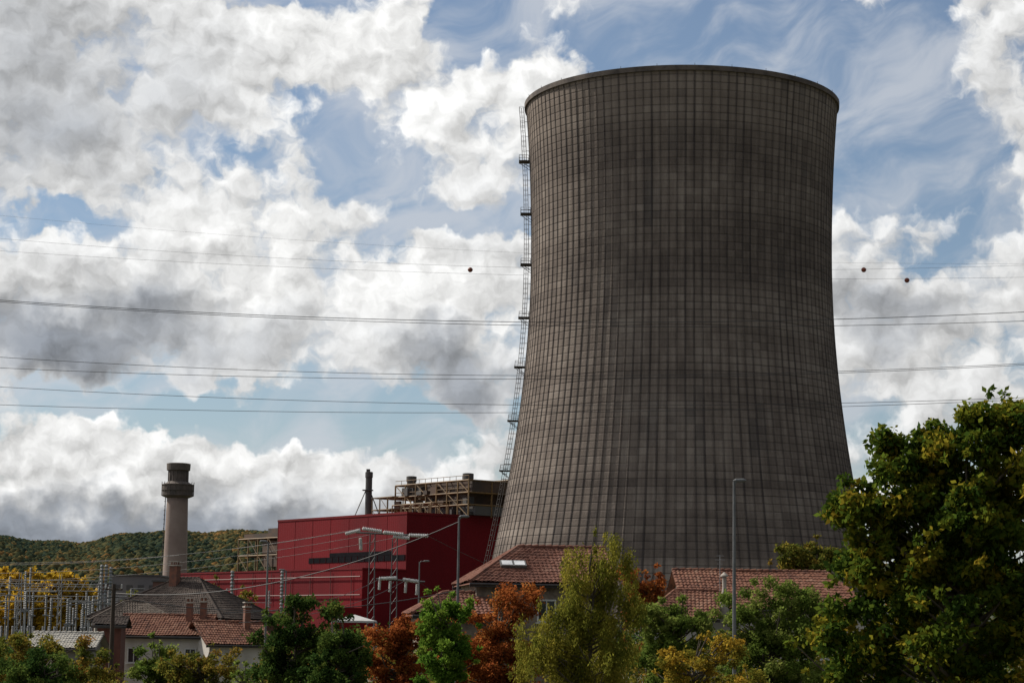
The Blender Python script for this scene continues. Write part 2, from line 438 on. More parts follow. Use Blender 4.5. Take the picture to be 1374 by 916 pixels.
mb.obj("mullions", [mat("mullion_dark_red", (.05, .008, .01), None, 1, .9, spec=.05)], ps)
def frame(mb, a, L, Wd, z0, z1, nl, nw, nz, r=.25, brace=True, mi=0):
    for i in range(nl+1):
        for j in range(nw+1):
            p = a+U*(L*i/nl)+W_*(Wd*j/nw)
            mb.beam((p.x, p.y, z0), (p.x, p.y, z1), r, mi)
    for k in range(1, nz+1):
        q = z0+(z1-z0)*k/nz
        for i in range(nl+1):
            p = a+U*(L*i/nl); p2 = p+W_*Wd; mb.beam((p.x, p.y, q), (p2.x, p2.y, q), r, mi)
        for j in range(nw+1):
            p = a+W_*(Wd*j/nw); p2 = p+U*L; mb.beam((p.x, p.y, q), (p2.x, p2.y, q), r, mi)
    if brace:
        for i in range(nl):
            for k in range(nz):
                if (i+k) % 2: continue
                p = a+U*(L*i/nl); p2 = a+U*(L*(i+1)/nl); q = z0+(z1-z0)*k/nz; q2 = z0+(z1-z0)*(k+1)/nz
                mb.beam((p.x, p.y, q), (p2.x, p2.y, q2), r*.6, mi)
mb = MB()
fa = C0+W_*16-U*2
frame(mb, fa, 30, 34, HH, 41.8, 7, 5, 3, .2)
frame(mb, C0+W_*30-U*4, 12, 22, 30, 42.6, 3, 4, 4, .2)
frame(mb, fa+U*30, 10, 14, HH, 39.2, 3, 3, 2, .16)
frame(mb, fa+U*8-W_*5, 16, 5, HH, 36.5, 4, 2, 1, .14)
for q in (36.1, 38.9, 41.8):
    for s in range(12):
        a = fa+U*(30*s/12); mb.beam((a.x, a.y, q), (a.x, a.y, q+1.1), .06)
    a = fa; b2 = fa+U*30; mb.beam((a.x, a.y, q+1.1), (b2.x, b2.y, q+1.1), .07)
mb.obj("roof_steelwork", [ochre], ps)
mb = MB()
obx(mb, fa+U*0+W_*1, 18, 30, 39.2, 41.6, 0)
obx(mb, fa+U*0+W_*2, 26, 30, HH+.52, 36.0, 1)
obx(mb, fa+U*3+W_*2, 17, 20, 36.2, 39.0, 0)
obx(mb, C0+W_*32-U*3, 9, 18, 30, 41.3, 1)
rngp = random.Random(3)
for i in range(60):
    a = fa+U*rngp.uniform(0, 28)+W_*rngp.uniform(-.5, 3); zq = rngp.choice([HH+.55, 36.1, 39.1]); h = rngp.uniform(.8, 2.2)
    obx(mb, a, rngp.uniform(.6, 2.5), rngp.uniform(.6, 2), zq, zq+h, rngp.randint(0, 1))
mb.obj("roof_sheeting", [brownS, greyD], ps)
mb = MB()
for (px, py0, py1, wpx, Y) in ((628, 633, 650, 13, 515), (552, 637, 650, 12, 522), (494, 631, 690, 9, 515)):
    a = sv(px, py1, Y); c = sv(px, py0, Y); r = wpx/2*Y/FL; h = c.z-a.z
    mb._lathe((a.x, a.y, a.z-3), [(r, 0), (r, h+1.2), (r*1.15, h+1.3), (r*1.15, h+2.6), (r*.8, h+2.7)], 16, 0)
a = sv(494, 640, 515); mb.box((a.x, a.y, a.z-5), (.9, .9, 14))
for d in (-2, 2): mb.beam((a.x+d*1.8, a.y, HH), (a.x, a.y, a.z-2), .12)
mb.box((a.x, a.y, a.z-3.2), (2.6, 2.2, .2))
mb.obj("roof_vents", [greyD], ps)
mb = MB(); a = sv(372, 760, 548); a = Vector((a.x, a.y, 0))
frame(mb, a, 20, 16, 17, 30.4, 4, 3, 3, .2); 
obx(mb, a+U*1+W_*1, 18, 14, 30.6, 31.8, 1); obx(mb, a+U*2+W_*2, 9, 10, 23, 29.8, 1)
obx(mb, a-U*2, 24, 16, 0, 17.6, 1)
obx(mb, a+U*5+W_*3, 5, 5, 31.8, 33.2, 1)
mb.obj("boiler_steelwork", [ochre, brownS], ps)
mb = MB()
for q in (18.6, 14.5):
    p1 = C0-W_*12.5; p2 = p1+U*84; mb.tube([(p1.x, p1.y, q), (p2.x, p2.y, q)], .14, 6)
for i in range(10):
    p = C0-W_*12.3+U*(4+i*8.6); mb.beam((p.x, p.y, 2), (p.x, p.y, 20), .08)
mb.obj("downpipes", [mat("faded_red_pipe", (.09, .015, .015), None, 1, .6)], ps)

pb = empty("industrial_shed")
mb = MB()
for (px0, px1, py, Y, mi) in ((150, 215, 772, 560, 0), (205, 262, 780, 530, 1), (60, 130, 808, 520, 0), (128, 175, 783, 600, 1), (262, 300, 768, 600, 0)):
    p0 = sv(px0, py, Y); p1 = sv(px1, py, Y); mb.box(((p0.x+p1.x)/2, Y+8, p0.z/2), (p1.x-p0.x, 16, p0.z), 0, mi)
    mb.box(((p0.x+p1.x)/2, Y+8, p0.z+.2), (p1.x-p0.x+.6, 16.6, .4), 0, 2)
    for k in range(int((p1.x-p0.x)/3)): mb.box((p0.x+1.8+k*3, Y-.05, p0.z-3), (1.6, .12, 1.3), 0, 2)
mb.obj("sheds_body", [mat("shed_grey", (.12, .12, .13), (.16, .15, .15), .1, .8), mat("shed_brick", (.13, .07, .055), (.10, .06, .05), .2, .9), greyD], pb)

# stack
Ys = 700.; b0 = sv(232, 840, Ys); 
ch = empty("chimney_stack", (b0.x, Ys, 0)); k = Ys/FL
ztop = sv(236, 622, Ys).z; zpl = sv(236, 664, Ys).z; zpl2 = sv(236, 648, Ys).z
mb = MB()
mb._lathe((0, 0, 0), [(4.6, 0), (4.1, 20), (3.55, zpl-3), (3.5, zpl-.5)], 32, 0)
mb.obj("shaft", [mat("stack_concrete", (.19, .135, .12), (.25, .195, .175), .08, .9)], ch, True)
mb = MB()
mb._lathe((0, 0, 0), [(3.6, zpl-1), (5.1, zpl-.4), (5.2, zpl+3.2), (5.0, zpl+3.4), (3.3, zpl2+.6), (3.3, ztop-2.4), (3.9, ztop-2.2), (4.0, ztop), (3.2, ztop+.2)], 32, 0)
for q in (zpl-.2, zpl+3.3, zpl+1.5): mb._lathe((0, 0, 0), [(5.0, q), (5.45, q), (5.45, q+.25), (5.0, q+.25)], 32, 0)
for i in range(16):
    a = i/16*2*math.pi; mb.beam((5.4*math.cos(a), 5.4*math.sin(a), zpl), (5.4*math.cos(a), 5.4*math.sin(a), zpl+4.4), .08)
    mb.beam((3.35*math.cos(a), 3.35*math.sin(a), zpl2), (3.35*math.cos(a), 3.35*math.sin(a), ztop-2), .14)
mb.obj("crown_and_platform", [mat("stack_dark_steel", (.06, .05, .045), (.10, .08, .07), .4, .8)], ch)
mb = MB()
for q in np.arange(0, zpl, 1.5): mb.box((-4.8+q*.014, 0, q+.7), (.5, .9, .12))
mb.beam((-5.0, -.4, 0), (-4.0, -.4, zpl), .08); mb.beam((-5.0, .4, 0), (-4.0, .4, zpl), .08)
mb.obj("ladder", [steelD], ch)

# ------------------------------------------------------------ power lines
wireM = mat("aluminium_conductor", (.035, .035, .04), None, 1, .5, metal=.4)
def wires(name, specs, Y, rad):
    cu = bpy.data.curves.new(name, 'CURVE'); cu.dimensions = '3D'; cu.bevel_depth = rad; cu.bevel_resolution = 1
    cu.materials.append(wireM)
    for pts, rr in specs:
        c = np.polyfit([p[0] for p in pts], [p[1] for p in pts], 2)
        sp = cu.splines.new('POLY'); xs = np.linspace(-900, 2300, 90); sp.points.add(len(xs)-1)
        for i, x_ in enumerate(xs):
            p = sv(x_, float(np.polyval(c, x_)), Y); sp.points[i].co = (p.x, p.y, p.z, 1); sp.points[i].radius = rr
    o = bpy.data.objects.new(name, cu); scene.collection.objects.link(o); return o
wires("overhead_power_lines", [
    ([(0, 403), (350, 422), (700, 432), (1118, 429), (1374, 418)], 1.3), ([(0, 405), (350, 425), (700, 436), (1118, 438), (1374, 430)], 1.1),
    ([(0, 479), (350, 497), (700, 503), (1122, 499), (1374, 487)], 1.), ([(0, 494), (350, 504), (700, 509), (1122, 501), (1374, 489)], 1.),
    ([(0, 519), (350, 535), (690, 543), (1128, 541), (1374, 533)], 1.), ([(0, 543), (350, 551), (690, 554), (1128, 545), (1374, 536)], 1.)], 325, .040)
wires("earth_wires", [
    ([(0, 289), (350, 319), (700, 339), (1115, 352), (1374, 354)], .7), ([(0, 320), (350, 345), (631, 357), (1159, 361), (1374, 356)], 1.),
    ([(0, 336), (350, 358), (700, 368), (1217, 374), (1374, 372)], 1.)], 345, .018)
ballM = mat("orange_marker_paint", (.22, .05, .025), (.14, .035, .02), 3, .6)
for px, py in ((631, 362), (1159, 362), (1217, 376)):
    p = sv(px, py, 344.9); mb = MB()
    mb._lathe(p, [(.02, -.42), (.18, -.38), (.31, -.28), (.39, -.15), (.42, -.02), (.45, -.02), (.45, .02), (.42, .02), (.39, .15), (.31, .28), (.18, .38), (.02, .42)], 20, 0)
    mb.obj("aerial_marker_ball", [ballM], smooth=False)

insM = mat("white_insulator", (.62, .63, .62), (.5, .5, .5), 3, .35)
galv = mat("galvanised_steel", (.15, .16, .17), (.21, .22, .23), 2, .5, metal=.5)
def insul(mb, a, b_, r, mi):
    a = Vector(a); b_ = Vector(b_); n_ = 11; pts = []; rad = []
    for i in range(n_*2+1): pts.append(a.lerp(b_, i/(n_*2))); rad.append(r if i % 2 else r*.5)
    mb.tube(pts, rad, 8, mi)
Yh = 260.; hp = MB(); kk = Yh/FL
def hpnt(u_, v_, dy=0): return sv(u_, v_, Yh)+Vector((0, dy, 0))
for u_, vt in ((500, 715), (530, 722)):
    p = hpnt(u_, vt)
    for s in (-.3, .3):
        for s2 in (-.3, .3): hp.beam((p.x+s*1.6, Yh+s2*1.6, 0), (p.x+s, Yh+s2, p.z), .05, 0)
    for q in np.arange(1, p.z-1, 1.2):
        f = 1+.6*(1-q/p.z)
        hp.beam((p.x-.3*f, Yh-.3*f, q), (p.x+.3*f, Yh-.3*f, q+1.1), .03, 0); hp.beam((p.x+.3*f, Yh-.3*f, q), (p.x+.3*f, Yh+.3*f, q+1.1), .03, 0)
for v0, u0, u1 in ((714, 478, 560), (776, 505, 570)):
    hp.beam(hpnt(u0, v0, -.35), hpnt(u1, v0+4, -.35), .09, 0); hp.beam(hpnt(u0, v0, .35), hpnt(u1, v0+4, .35), .09, 0)
for (u0, v0, u1, v1) in ((464, 716, 484, 711), (487, 709, 513, 713), (515, 714, 542, 717), (549, 718, 575, 719), (509, 776, 533, 775), (541, 777, 562, 780), (484, 722, 485, 738), (528, 720, 550, 722)):
    insul(hp, hpnt(u0, v0, -.6), hpnt(u1, v1, -.9), .26, 1)
for (u0, v0) in ((510, 776), (524, 779), (545, 780), (560, 783)): insul(hp, hpnt(u0, v0, -.4), hpnt(u0-1, v0+15, -.4), .2, 1)
hp.obj("electricity_pylon", [mat("dark_galvanised", (.10, .105, .11), None, 2, .5, metal=.4), insM])
cu = bpy.data.curves.new("distribution_wires", 'CURVE'); cu.dimensions = '3D'; cu.bevel_depth = .024; cu.materials.append(wireM)
def span(a, b_, sag):
    sp = cu.splines.new('POLY'); sp.points.add(20)
    for i in range(21):
        f = i/20; p = a.lerp(b_, f); p.z -= sag*4*f*(1-f); sp.points[i].co = (*p, 1)
for (u0, v0, u1, v1, Y2, sg) in ((487, 709, -250, 742, 330, 3.), (515, 714, -250, 756, 330, 3.), (464, 714, -250, 735, 330, 3.), (549, 718, -250, 770, 330, 3),
                           (510, 776, 300, 822, 150, 1.), (545, 778, 320, 835, 150, 1.), (575, 719, 900, 800, 380, 3.), (562, 780, 800, 830, 300, 3)):
    span(hpnt(u0, v0, -.6), sv(u1, v1, Y2), sg)
for (u0, v0, Y0, u1, v1, Y2, sg) in ((152, 795, 120, 615, 700, 100, 1.2), (152, 800, 120, -200, 790, 90, .8), (152, 800, 120, 620, 790, 118, 1.0)):
    span(sv(u0, v0, Y0), sv(u1, v1, Y2), sg)
o = bpy.data.objects.new("distribution_wires", cu); scene.collection.objects.link(o)

# ------------------------------------------------------------ substation
sb = empty("electrical_substation"); mb = MB(); rs = random.Random(11)
for i in range(64):
    px = rs.uniform(-60, 150) if i < 50 else rs.uniform(150, 400); Y = rs.uniform(270, 330) if px < 160 else rs.uniform(330, 420); top = rs.uniform(785, 818) if px > 120 or rs.random() < .85 else rs.uniform(758, 775)
    p = sv(px, top, Y); zb = p.z-rs.uniform(2.2, 3.4)
    mb.beam((p.x, Y, 0), (p.x, Y, zb), .10, 0); insul(mb, (p.x, Y, zb), (p.x, Y, p.z), .2, 1)
    mb.box((p.x, Y, zb), (.7, .7, .2), 0, 0)
    if rs.random() < .5: mb.beam((p.x, Y, p.z), (p.x+rs.uniform(2, 5), Y, p.z), .05, 0)
for px, tp in ((137, 757), (143, 757), (149, 760), (312, 765), (379, 765)):
    p = sv(px, tp, 300); mb.beam((p.x, 300, 0), (p.x, 300, p.z-5.5), .16, 0); insul(mb, (p.x, 300, p.z-5.5), (p.x, 300, p.z), .3, 1)
for Y, tp in ((285, 781), (310, 776), (330, 797)):
    x0 = sv(-80, tp, Y); x1 = sv(135, tp, Y); zt = x0.z
    for q in np.linspace(x0.x, x1.x, 5):
        for s in (-.4, .4): mb.beam((q+s, Y, 0), (q+s*.4, Y, zt+1), .05, 0)
        for h in np.arange(.5, zt-1, 1.4): mb.beam((q-.4, Y, h), (q+.35, Y, h+1.3), .03, 0)
    for dz in (0, .9): mb.beam((x0.x, Y, zt-dz), (x1.x, Y, zt-dz), .05, 0)
    for q in np.arange(x0.x, x1.x, 1.): mb.beam((q, Y, zt-.9), (q+.5, Y, zt), .025, 0); mb.beam((q+.5, Y, zt), (q+1, Y, zt-.9), .025, 0)
for i in range(5):
    px = 10+i*28; p = sv(px, 830, 295); mb.box((p.x, 295, 2.6), (2.6, 3, 3.4), 0, 2); mb.box((p.x, 293.2, 2.4), (2, .5, 2.6), 0, 0)
    for s in (-.8, 0, .8): insul(mb, (p.x+s, 295, 4.3), (p.x+s, 295, 6.3), .2, 1)
mb.obj("switchgear", [galv, mat("grey_insulator", (.19, .20, .21), (.12, .13, .14), 2, .4), mat("transformer_grey", (.12, .13, .13), None, 1, .6)], sb)

# ------------------------------------------------------------ houses
def tilemat(name, cols):
    M = bpy.data.materials.new(name); M.use_nodes = True; t = NT(M.node_tree); b = t.n['Principled BSDF']; b.inputs['Roughness'].default_value = .9
    b.inputs['Specular IOR Level'].default_value = .2
    tc = t.new('ShaderNodeTexCoord'); vo = t.new('ShaderNodeTexVoronoi'); vo.inputs['Scale'].default_value = 1.
    t.put(vo.inputs['Vector'], t.vm('MULTIPLY', tc.outputs['Object'], (4.3, 2.8, 2.8)))
    r_, g_, bb = t.sep(vo.outputs['Color'])
    n_ = t.noise(tc.outputs['Object'], .7, 5, .65)
    f = t.m('ADD', t.m('MULTIPLY', r_, .55), t.m('MULTIPLY', t.mr(n_, .3, .7), .5))
    t.put(b.inputs['Base Color'], ramp_node(t, f, [(i/(len(cols)-1), c) for i, c in enumerate(cols)]))
    return M
tileR = tilemat("terracotta_tiles", [(.05, .028, .022), (.12, .050, .034), (.165, .072, .046), (.21, .12, .085)])
tileM = tilemat("brown_tiles", [(.07, .032, .024), (.125, .052, .037), (.155, .065, .045), (.19, .10, .075)])
tileD = tilemat("weathered_dark_tiles", [(.022, .018, .017), (.04, .03, .026), (.055, .04, .034), (.075, .06, .052)])
tileG = tilemat("weathered_grey_tiles", [(.045, .036, .031), (.07, .056, .047), (.095, .076, .063), (.115, .10, .085)])
whiteW = mat("white_render_wall", (.55, .52, .48), (.40, .375, .34), .5, .9)
stoneW = mat("rubble_stone_wall", (.13, .10, .08), (.22, .18, .14), 2.2, .95, bump=.6)
brickW = mat("red_brick_wall", (.13, .05, .035), (.10, .04, .03), 3, .95)
greyW = mat("grey_render_wall", (.16, .15, .14), (.20, .19, .17), .5, .9)
frameM = mat("window_frame_white", (.6, .6, .58), None, 1, .5)
glassM = mat("window_glass", (.02, .025, .03), None, 1, .08)
chM = mat("chimney_brick", (.20, .08, .05), (.12, .06, .045), 3, .9)
potM = mat("chimney_pot_pale", (.42, .38, .33), (.3, .27, .24), 2, .8)

def slope(mb, A0, A1, B0, B1, mi=0, tw=.24, row=.38):
    """A ridge edge, B eave edge, tiles run ridge to eave"""
    A0, A1, B0, B1 = map(Vector, (A0, A1, B0, B1))
    e = (B1-B0).normalized(); Lx = (B1-B0).length
    Ls = ((A0+A1)/2-(B0+B1)/2).length
    nu = max(4, int(Lx/tw*4)); nr = max(2, int(Ls/row))
    vs = []; fs = []; rows = []
    for j in range(nr):
        rows.append((j/nr, .0)); rows.append(((j+1)/nr-.001, .045))
    rj = random.Random(int(Lx*100))
    lifts = [[rj.uniform(-.012, .02) for _ in range(nu//4+3)] for _ in range(nr)]
    for ri, (tt, lift) in enumerate(rows):
        P0 = A0.lerp(B0, tt); P1 = A1.lerp(B1, tt)
        for i in range(nu+1):
            p = P0.lerp(P1, i/nu); s = (p-B0).dot(e)
            h = .055*abs(math.sin(math.pi*s/tw)) + lifts[ri//2][min(int(i/4), nu//4)]
            h += .03*math.sin(s*.9+tt*2)
            vs.append(p+Vector((0, 0, h+lift)))
    for j in range(len(rows)-1):
        for i in range(nu): fs.append((j*(nu+1)+i, (j+1)*(nu+1)+i, (j+1)*(nu+1)+i+1, j*(nu+1)+i+1))
    mb.add(vs, fs, mi)
    mb.add([A0-Vector((0, 0, .12)), A1-Vector((0, 0, .12)), B1-Vector((0, 0, .12)), B0-Vector((0, 0, .12))], [(0, 1, 2, 3)], mi)

def house(name, cx, cy, yaw, Wd, Dp, eave, ridge_, wall, roof, hipl=0., hipr=0., chim=(), wins=(), ov=.45, sky=()):
    e = empty(name, (cx, cy, 0), yaw); hw, hd = Wd/2, Dp/2
    mb = MB(); mb.box((0, 0, eave/2), (Wd, Dp, eave))
    drop = ov*(ridge_-eave)/hd
    if not hipl: mb.add([(-hw, -hd, eave), (-hw, hd, eave), (-hw, 0, ridge_-.1)], [(0, 1, 2)])
    if not hipr: mb.add([(hw, -hd, eave), (hw, hd, eave), (hw, 0, ridge_-.1)], [(0, 2, 1)])
    mb.obj("walls", [wall], e)
    mb = MB(); lo = ov; x0 = -hw-lo; x1 = hw+lo; y0 = -hd-ov; y1 = hd+ov; ze = eave-drop+.12
    r0 = (-hw+hipl if hipl else x0, 0, ridge_+.12); r1 = (hw-hipr if hipr else x1, 0, ridge_+.12)
    slope(mb, r0, r1, (x0, y0, ze), (x1, y0, ze)); slope(mb, r1, r0, (x1, y1, ze), (x0, y1, ze))
    if hipl: slope(mb, r0, r0, (x0, y1, ze), (x0, y0, ze))
    if hipr: slope(mb, r1, r1, (x1, y0, ze), (x1, y1, ze))
    n_ = max(2, int((r1[0]-r0[0])/.4))
    for i in range(n_):
        f0 = r0[0]+(r1[0]-r0[0])*i/n_; f1 = r0[0]+(r1[0]-r0[0])*(i+1)/n_
        mb.tube([(f0, 0, ridge_+.12), (f1, 0, ridge_+.16)], [.13, .15], 8)
    for hp_, rr_, xs in ((hipl, r0, x0), (hipr, r1, x1)):
        if hp_:
            for ys in (y0, y1): mb.tube([rr_, (xs, ys, ze+.05)], .12, 6)
    mb.obj("tiled_roof", [roof], e)
    mb = MB()
    for yy in (y0, y1): mb.box((0, yy*.995, ze-.16), (x1-x0, .06, .2)); mb.tube([(x0, yy*1.015, ze-.1), (x1, yy*1.015, ze-.1)], .07, 6)
    mb.obj("gutters", [steelD], e)
    if chim:
        mb = MB()
        for (x_, y_, w_, zb, zt_) in chim:
            mb.box((x_, y_, (zb+zt_)/2), (w_, w_, zt_-zb)); mb.box((x_, y_, zt_+.06), (w_*1.25, w_*1.25, .12), 0, 1)
            for s in (-.3, .3):
                for s2 in (-.3, .3): mb.box((x_+s*w_, y_+s2*w_, zt_+.25), (.1, .1, .26), 0, 0)
            mb.box((x_, y_, zt_+.43), (w_*1.2, w_*1.2, .09), 0, 1)
        mb.obj("chimneys", [chM, potM], e)
    if wins:
        mb = MB()
        for (x_, z_, w_, h_) in wins:
            mb.box((x_, -hd-.02, z_), (w_, .06, h_), 0, 1)
            for s in (-1, 1): mb.box((x_+s*w_/2, -hd-.05, z_), (.09, .12, h_+.09), 0, 0)
            for s in (-1, 1): mb.box((x_, -hd-.05, z_+s*h_/2), (w_-.1, .1, .09), 0, 0)
            mb.box((x_, -hd-.055, z_), (.06, .08, h_-.1), 0, 0)
            mb.box((x_, -hd-.1, z_-h_/2-.09), (w_+.3, .26, .07), 0, 0)
        mb.obj("windows", [frameM, glassM], e)
    if sky:
        mb = MB()
        for (x_, f, w_, h_) in sky:
            y_ = -hd*f; sl_ = math.atan2(ridge_-eave, hd); z_ = ridge_-(ridge_-eave)*f+.28
            c, s = math.cos(sl_), math.sin(sl_)
            def q(a, b2, d): return (x_+a, y_+b2*c-d*s, z_+b2*s+d*c)
            vs = [q(a, b2, d) for d in (-.1, .06) for a, b2 in ((-w_/2, -h_/2), (w_/2, -h_/2), (w_/2, h_/2), (-w_/2, h_/2))]
            mb.add(vs, [(3, 2, 1, 0), (4, 5, 6, 7), (0, 1, 5, 4), (1, 2, 6, 5), (2, 3, 7, 6), (3, 0, 4, 7)], 0)
            for k in (0, 1):
                xa = -w_/2+.08+k*(w_/2-.02); xb = xa+w_/2-.14
                mb.add([q(a, b2, .075) for a, b2 in ((xa, -h_/2+.08), (xb, -h_/2+.08), (xb, h_/2-.08), (xa, h_/2-.08))], [(0, 1, 2, 3)], 1)
        mb.obj("skylight", [mat("skylight_frame", (.12, .12, .12), None, 1, .5), mat("skylight_glass", (.7, .72, .75), None, 1, .1)], e)
    return e

# right house
p = sv(1026, 772, 134)
house("tiled_roof_house", p.x, 134, R(3), 11.0, 9, sv(1010, 814, 129.5).z, sv(1020, 769, 134).z, whiteW, tileR, 0, 1.5,
      chim=(), wins=((-4, 5.5, 1.1, 1.3), (-1, 5.5, 1.1, 1.3), (2.5, 5.5, 1.1, 1.3)))
p = sv(912, 795, 128)
house("stone_house", p.x, 127, R(-4), 3.6, 6, sv(915, 826, 124).z, sv(915, 795, 127).z, whiteW, tileR, 1.4, 0, wins=((0, 5.0, .9, 1.2),))
# middle house
p = sv(716, 740, 124)
house("skylight_house", p.x, 124, R(8), 7.7, 7.6, sv(690, 779, 120).z, sv(750, 737, 124).z, stoneW, tileM, 2.9, 0, wins=((-2.4, 7.4, 1., 1.2), (0.2, 7.4, 1., 1.2)),
      sky=((-1.55, .62, 1.5, .7),))
p = sv(600, 800, 120)
house("low_annex_house", p.x, 120, R(8), 3.6, 5, sv(600, 822, 117).z, sv(600, 798, 120).z, stoneW, tileM, 1.5, 0)
# left houses
p = sv(252, 780, 205)
house("dark_roof_house", p.x, 205, R(-20), 13.6, 12, sv(300, 828, 200).z, sv(245, 777, 205).z, brickW, tileD, 5.6, 5.6, chim=((-.9, -1, .8, 8, 12.2),),
      wins=((-4, 5.8, 1.2, 1.4), (0, 5.8, 1.2, 1.4), (4, 5.8, 1.2, 1.4)))
p = sv(180, 805, 195)
house("grey_roof_house", p.x, 195, R(12), 7, 7, sv(180, 831, 191).z, sv(180, 809, 195).z, greyW, tileG, 2.6, 2.6, wins=((-2, 5.4, 1, 1.2), (1.4, 5.4, 1, 1.2)))
p = sv(228, 826, 180)
house("white_house", p.x, 180, R(-4), 7.2, 6.4, sv(228, 851, 176).z, sv(228, 827, 180).z, whiteW, tileR, 0, 0, chim=((1.9, -.9, .5, 6, 8.3), (3.0, -.5, .5, 6, 8.4)),
      wins=((-2.2, 3.9, 1, 1.2), (.4, 3.9, 1, 1.2), (2.6, 3.9, .9, 1.2)))
p = sv(305, 830, 178)
house("white_house", p.x, 178, R(28), 5.2, 6.0, sv(305, 862, 174).z, sv(305, 836, 178).z, whiteW, tileR, 0, 0, chim=((1.4, -.9, .5, 5.5, 8.0),), wins=((-1, 3.5, .9, 1.2),))
p = sv(92, 855, 165)
house("pale_roof_shed", p.x, 165, R(0), 4.6, 5, sv(92, 868, 162).z, sv(92, 851, 165).z, greyW, mat("pale_fibre_cement", (.36, .34, .30), (.28, .27, .25), 1, .9), 0, 0)
p = sv(150, 840, 172)
house("brick_house", p.x, 172, R(5), 1.9, 4, sv(150, 838, 170).z, sv(150, 830, 172).z, brickW, tileD, 0, 0)

p = sv(972, 812, 128.5); mb = MB()
mb._lathe((p.x, 128.5, 7.2), [(.26, 0), (.26, 1.0), (.20, 1.2), (.13, 1.9), (.13, 2.5), (.24, 2.52), (.24, 2.6), (.03, 2.8)], 16, 0)
mb.obj("chimney_flue", [potM])

p = sv(476, 824, 110); mb = MB(); zt = p.z; hw = 1.1
mb.add([(p.x, 110, zt), (p.x-hw, 110-hw, zt-.32), (p.x+hw, 110-hw, zt-.32), (p.x+hw, 110+hw, zt-.32), (p.x-hw, 110+hw, zt-.32),
        (p.x-hw, 110-hw, zt-.42), (p.x+hw, 110-hw, zt-.42), (p.x+hw, 110+hw, zt-.42), (p.x-hw, 110+hw, zt-.42)],
       [(0, 1, 2), (0, 2, 3), (0, 3, 4), (0, 4, 1), (1, 5, 6, 2), (2, 6, 7, 3), (3, 7, 8, 4), (4, 8, 5, 1)], 0)
for a in (-hw, hw):
    for b2 in (-hw, hw): mb.beam((p.x+a, 110+b2, 0), (p.x+a, 110+b2, zt-.35), .04, 1)
mb.obj("gazebo_tent", [mat("canvas_white", (.42, .42, .42), None, 1, .8), galv])

p = sv(966, 768, 131); mb = MB()
mb.beam((p.x, 131, p.z-1.6), (p.x, 131, p.z+1.1), .025)
for q, L in ((1.05, .5), (.8, .6), (.55, .4)): mb.beam((p.x-L/2, 131, p.z+q), (p.x+L/2, 131, p.z+q), .014)
mb.beam((p.x, 130.5, p.z+.8), (p.x, 131.6, p.z+.8), .014)
mb.obj("tv_antenna", [galv])

# ------------------------------------------------------------ street lamps, utility pole
lampM = mat("lamp_grey_paint", (.10, .105, .11), (.14, .145, .15), 2, .5, metal=.3)
def lamp(px, py, Y, d=1, L=.55):
    p = sv(px, py, Y); mb = MB()
    mb.tube([(p.x, Y, 0), (p.x, Y, p.z*.5), (p.x, Y, p.z)], [.09, .075, .05], 10)
    mb.box((p.x, Y, .5), (.26, .26, 1.0))
    mb.tube([(p.x, Y, p.z-.1), (p.x+d*.12, Y, p.z+.02), (p.x+d*L*.6, Y, p.z+.04)], [.04, .035, .03], 8)
    x0 = p.x+d*L*.45
    mb.tube([(x0-d*.1, Y, p.z+.03), (x0, Y, p.z+.05), (x0+d*.3, Y, p.z+.06), (x0+d*.4, Y, p.z+.05)], [.03, .07, .07, .03], 8)
    mb.obj("street_lamp", [lampM])
lamp(985, 646, 80, 1, .15); lamp(616, 694, 100, 1, .2); lamp(563, 753, 170, 1, .9); lamp(360, 727, 130, -1, .3); lamp(384, 765, 170, -1, .4); lamp(745, 766, 150, 1, .5)
mb = MB(); p = sv(153, 783, 120)
mb.tube([(p.x, 120, 0), (p.x, 120, p.z)], [.16, .11], 10, 0); mb.beam((p.x-.5, 120, p.z-.3), (p.x+.5, 120, p.z-.3), .05, 0)
for s in (-.45, 0, .45): insul(mb, (p.x+s, 120, p.z-.25), (p.x+s, 120, p.z-.02), .05, 1)
mb.obj("utility_pole", [mat("creosoted_wood", (.05, .035, .025), None, 3, .9), insM])

# ------------------------------------------------------------ trees
barkM = mat("bark", (.07, .055, .04), (.12, .10, .08), 4, .95, bump=.5, stretch=(1, 1, .3))
def leaf_arrays(cl, n, size, rng, droop=0., ctone=None):
    cl = np.array(cl); k = len(cl)
    wgt = (cl[:, 3]*cl[:, 4]*cl[:, 5])**.6; wgt /= wgt.sum()
    ci = rng.choice(k, n, p=wgt)
    d = rng.normal(size=(n, 3)); d /= np.linalg.norm(d, axis=1)[:, None]
    rr = rng.uniform(0, 1, n)**.45*rng.uniform(.8, 1.25, n)
    c = cl[ci, :3]+d*rr[:, None]*cl[ci, 3:6]
    ax = rng.normal(size=(n, 3)); ax[:, 2] -= (.4+droop)
    ax /= np.linalg.norm(ax, axis=1)[:, None]
    s = rng.normal(size=(n, 3)); s -= (s*ax).sum(1)[:, None]*ax; s /= np.linalg.norm(s, axis=1)[:, None]
    L = size*rng.uniform(.6, 1.3, n)[:, None]; Wd = L*(.32 if droop < 1 else .2)
    V = np.stack([c, c+ax*L*.45+s*Wd, c+ax*L, c+ax*L*.5-s*Wd], 1).reshape(-1, 3)
    Fc = np.arange(n*4).reshape(n, 4)
    ct = rng.uniform(0, 1, k) if ctone is None else ctone
    tone = np.clip(.6*ct[ci]+.4*rng.uniform(0, 1, n), 0, 1)
    return V, Fc, tone
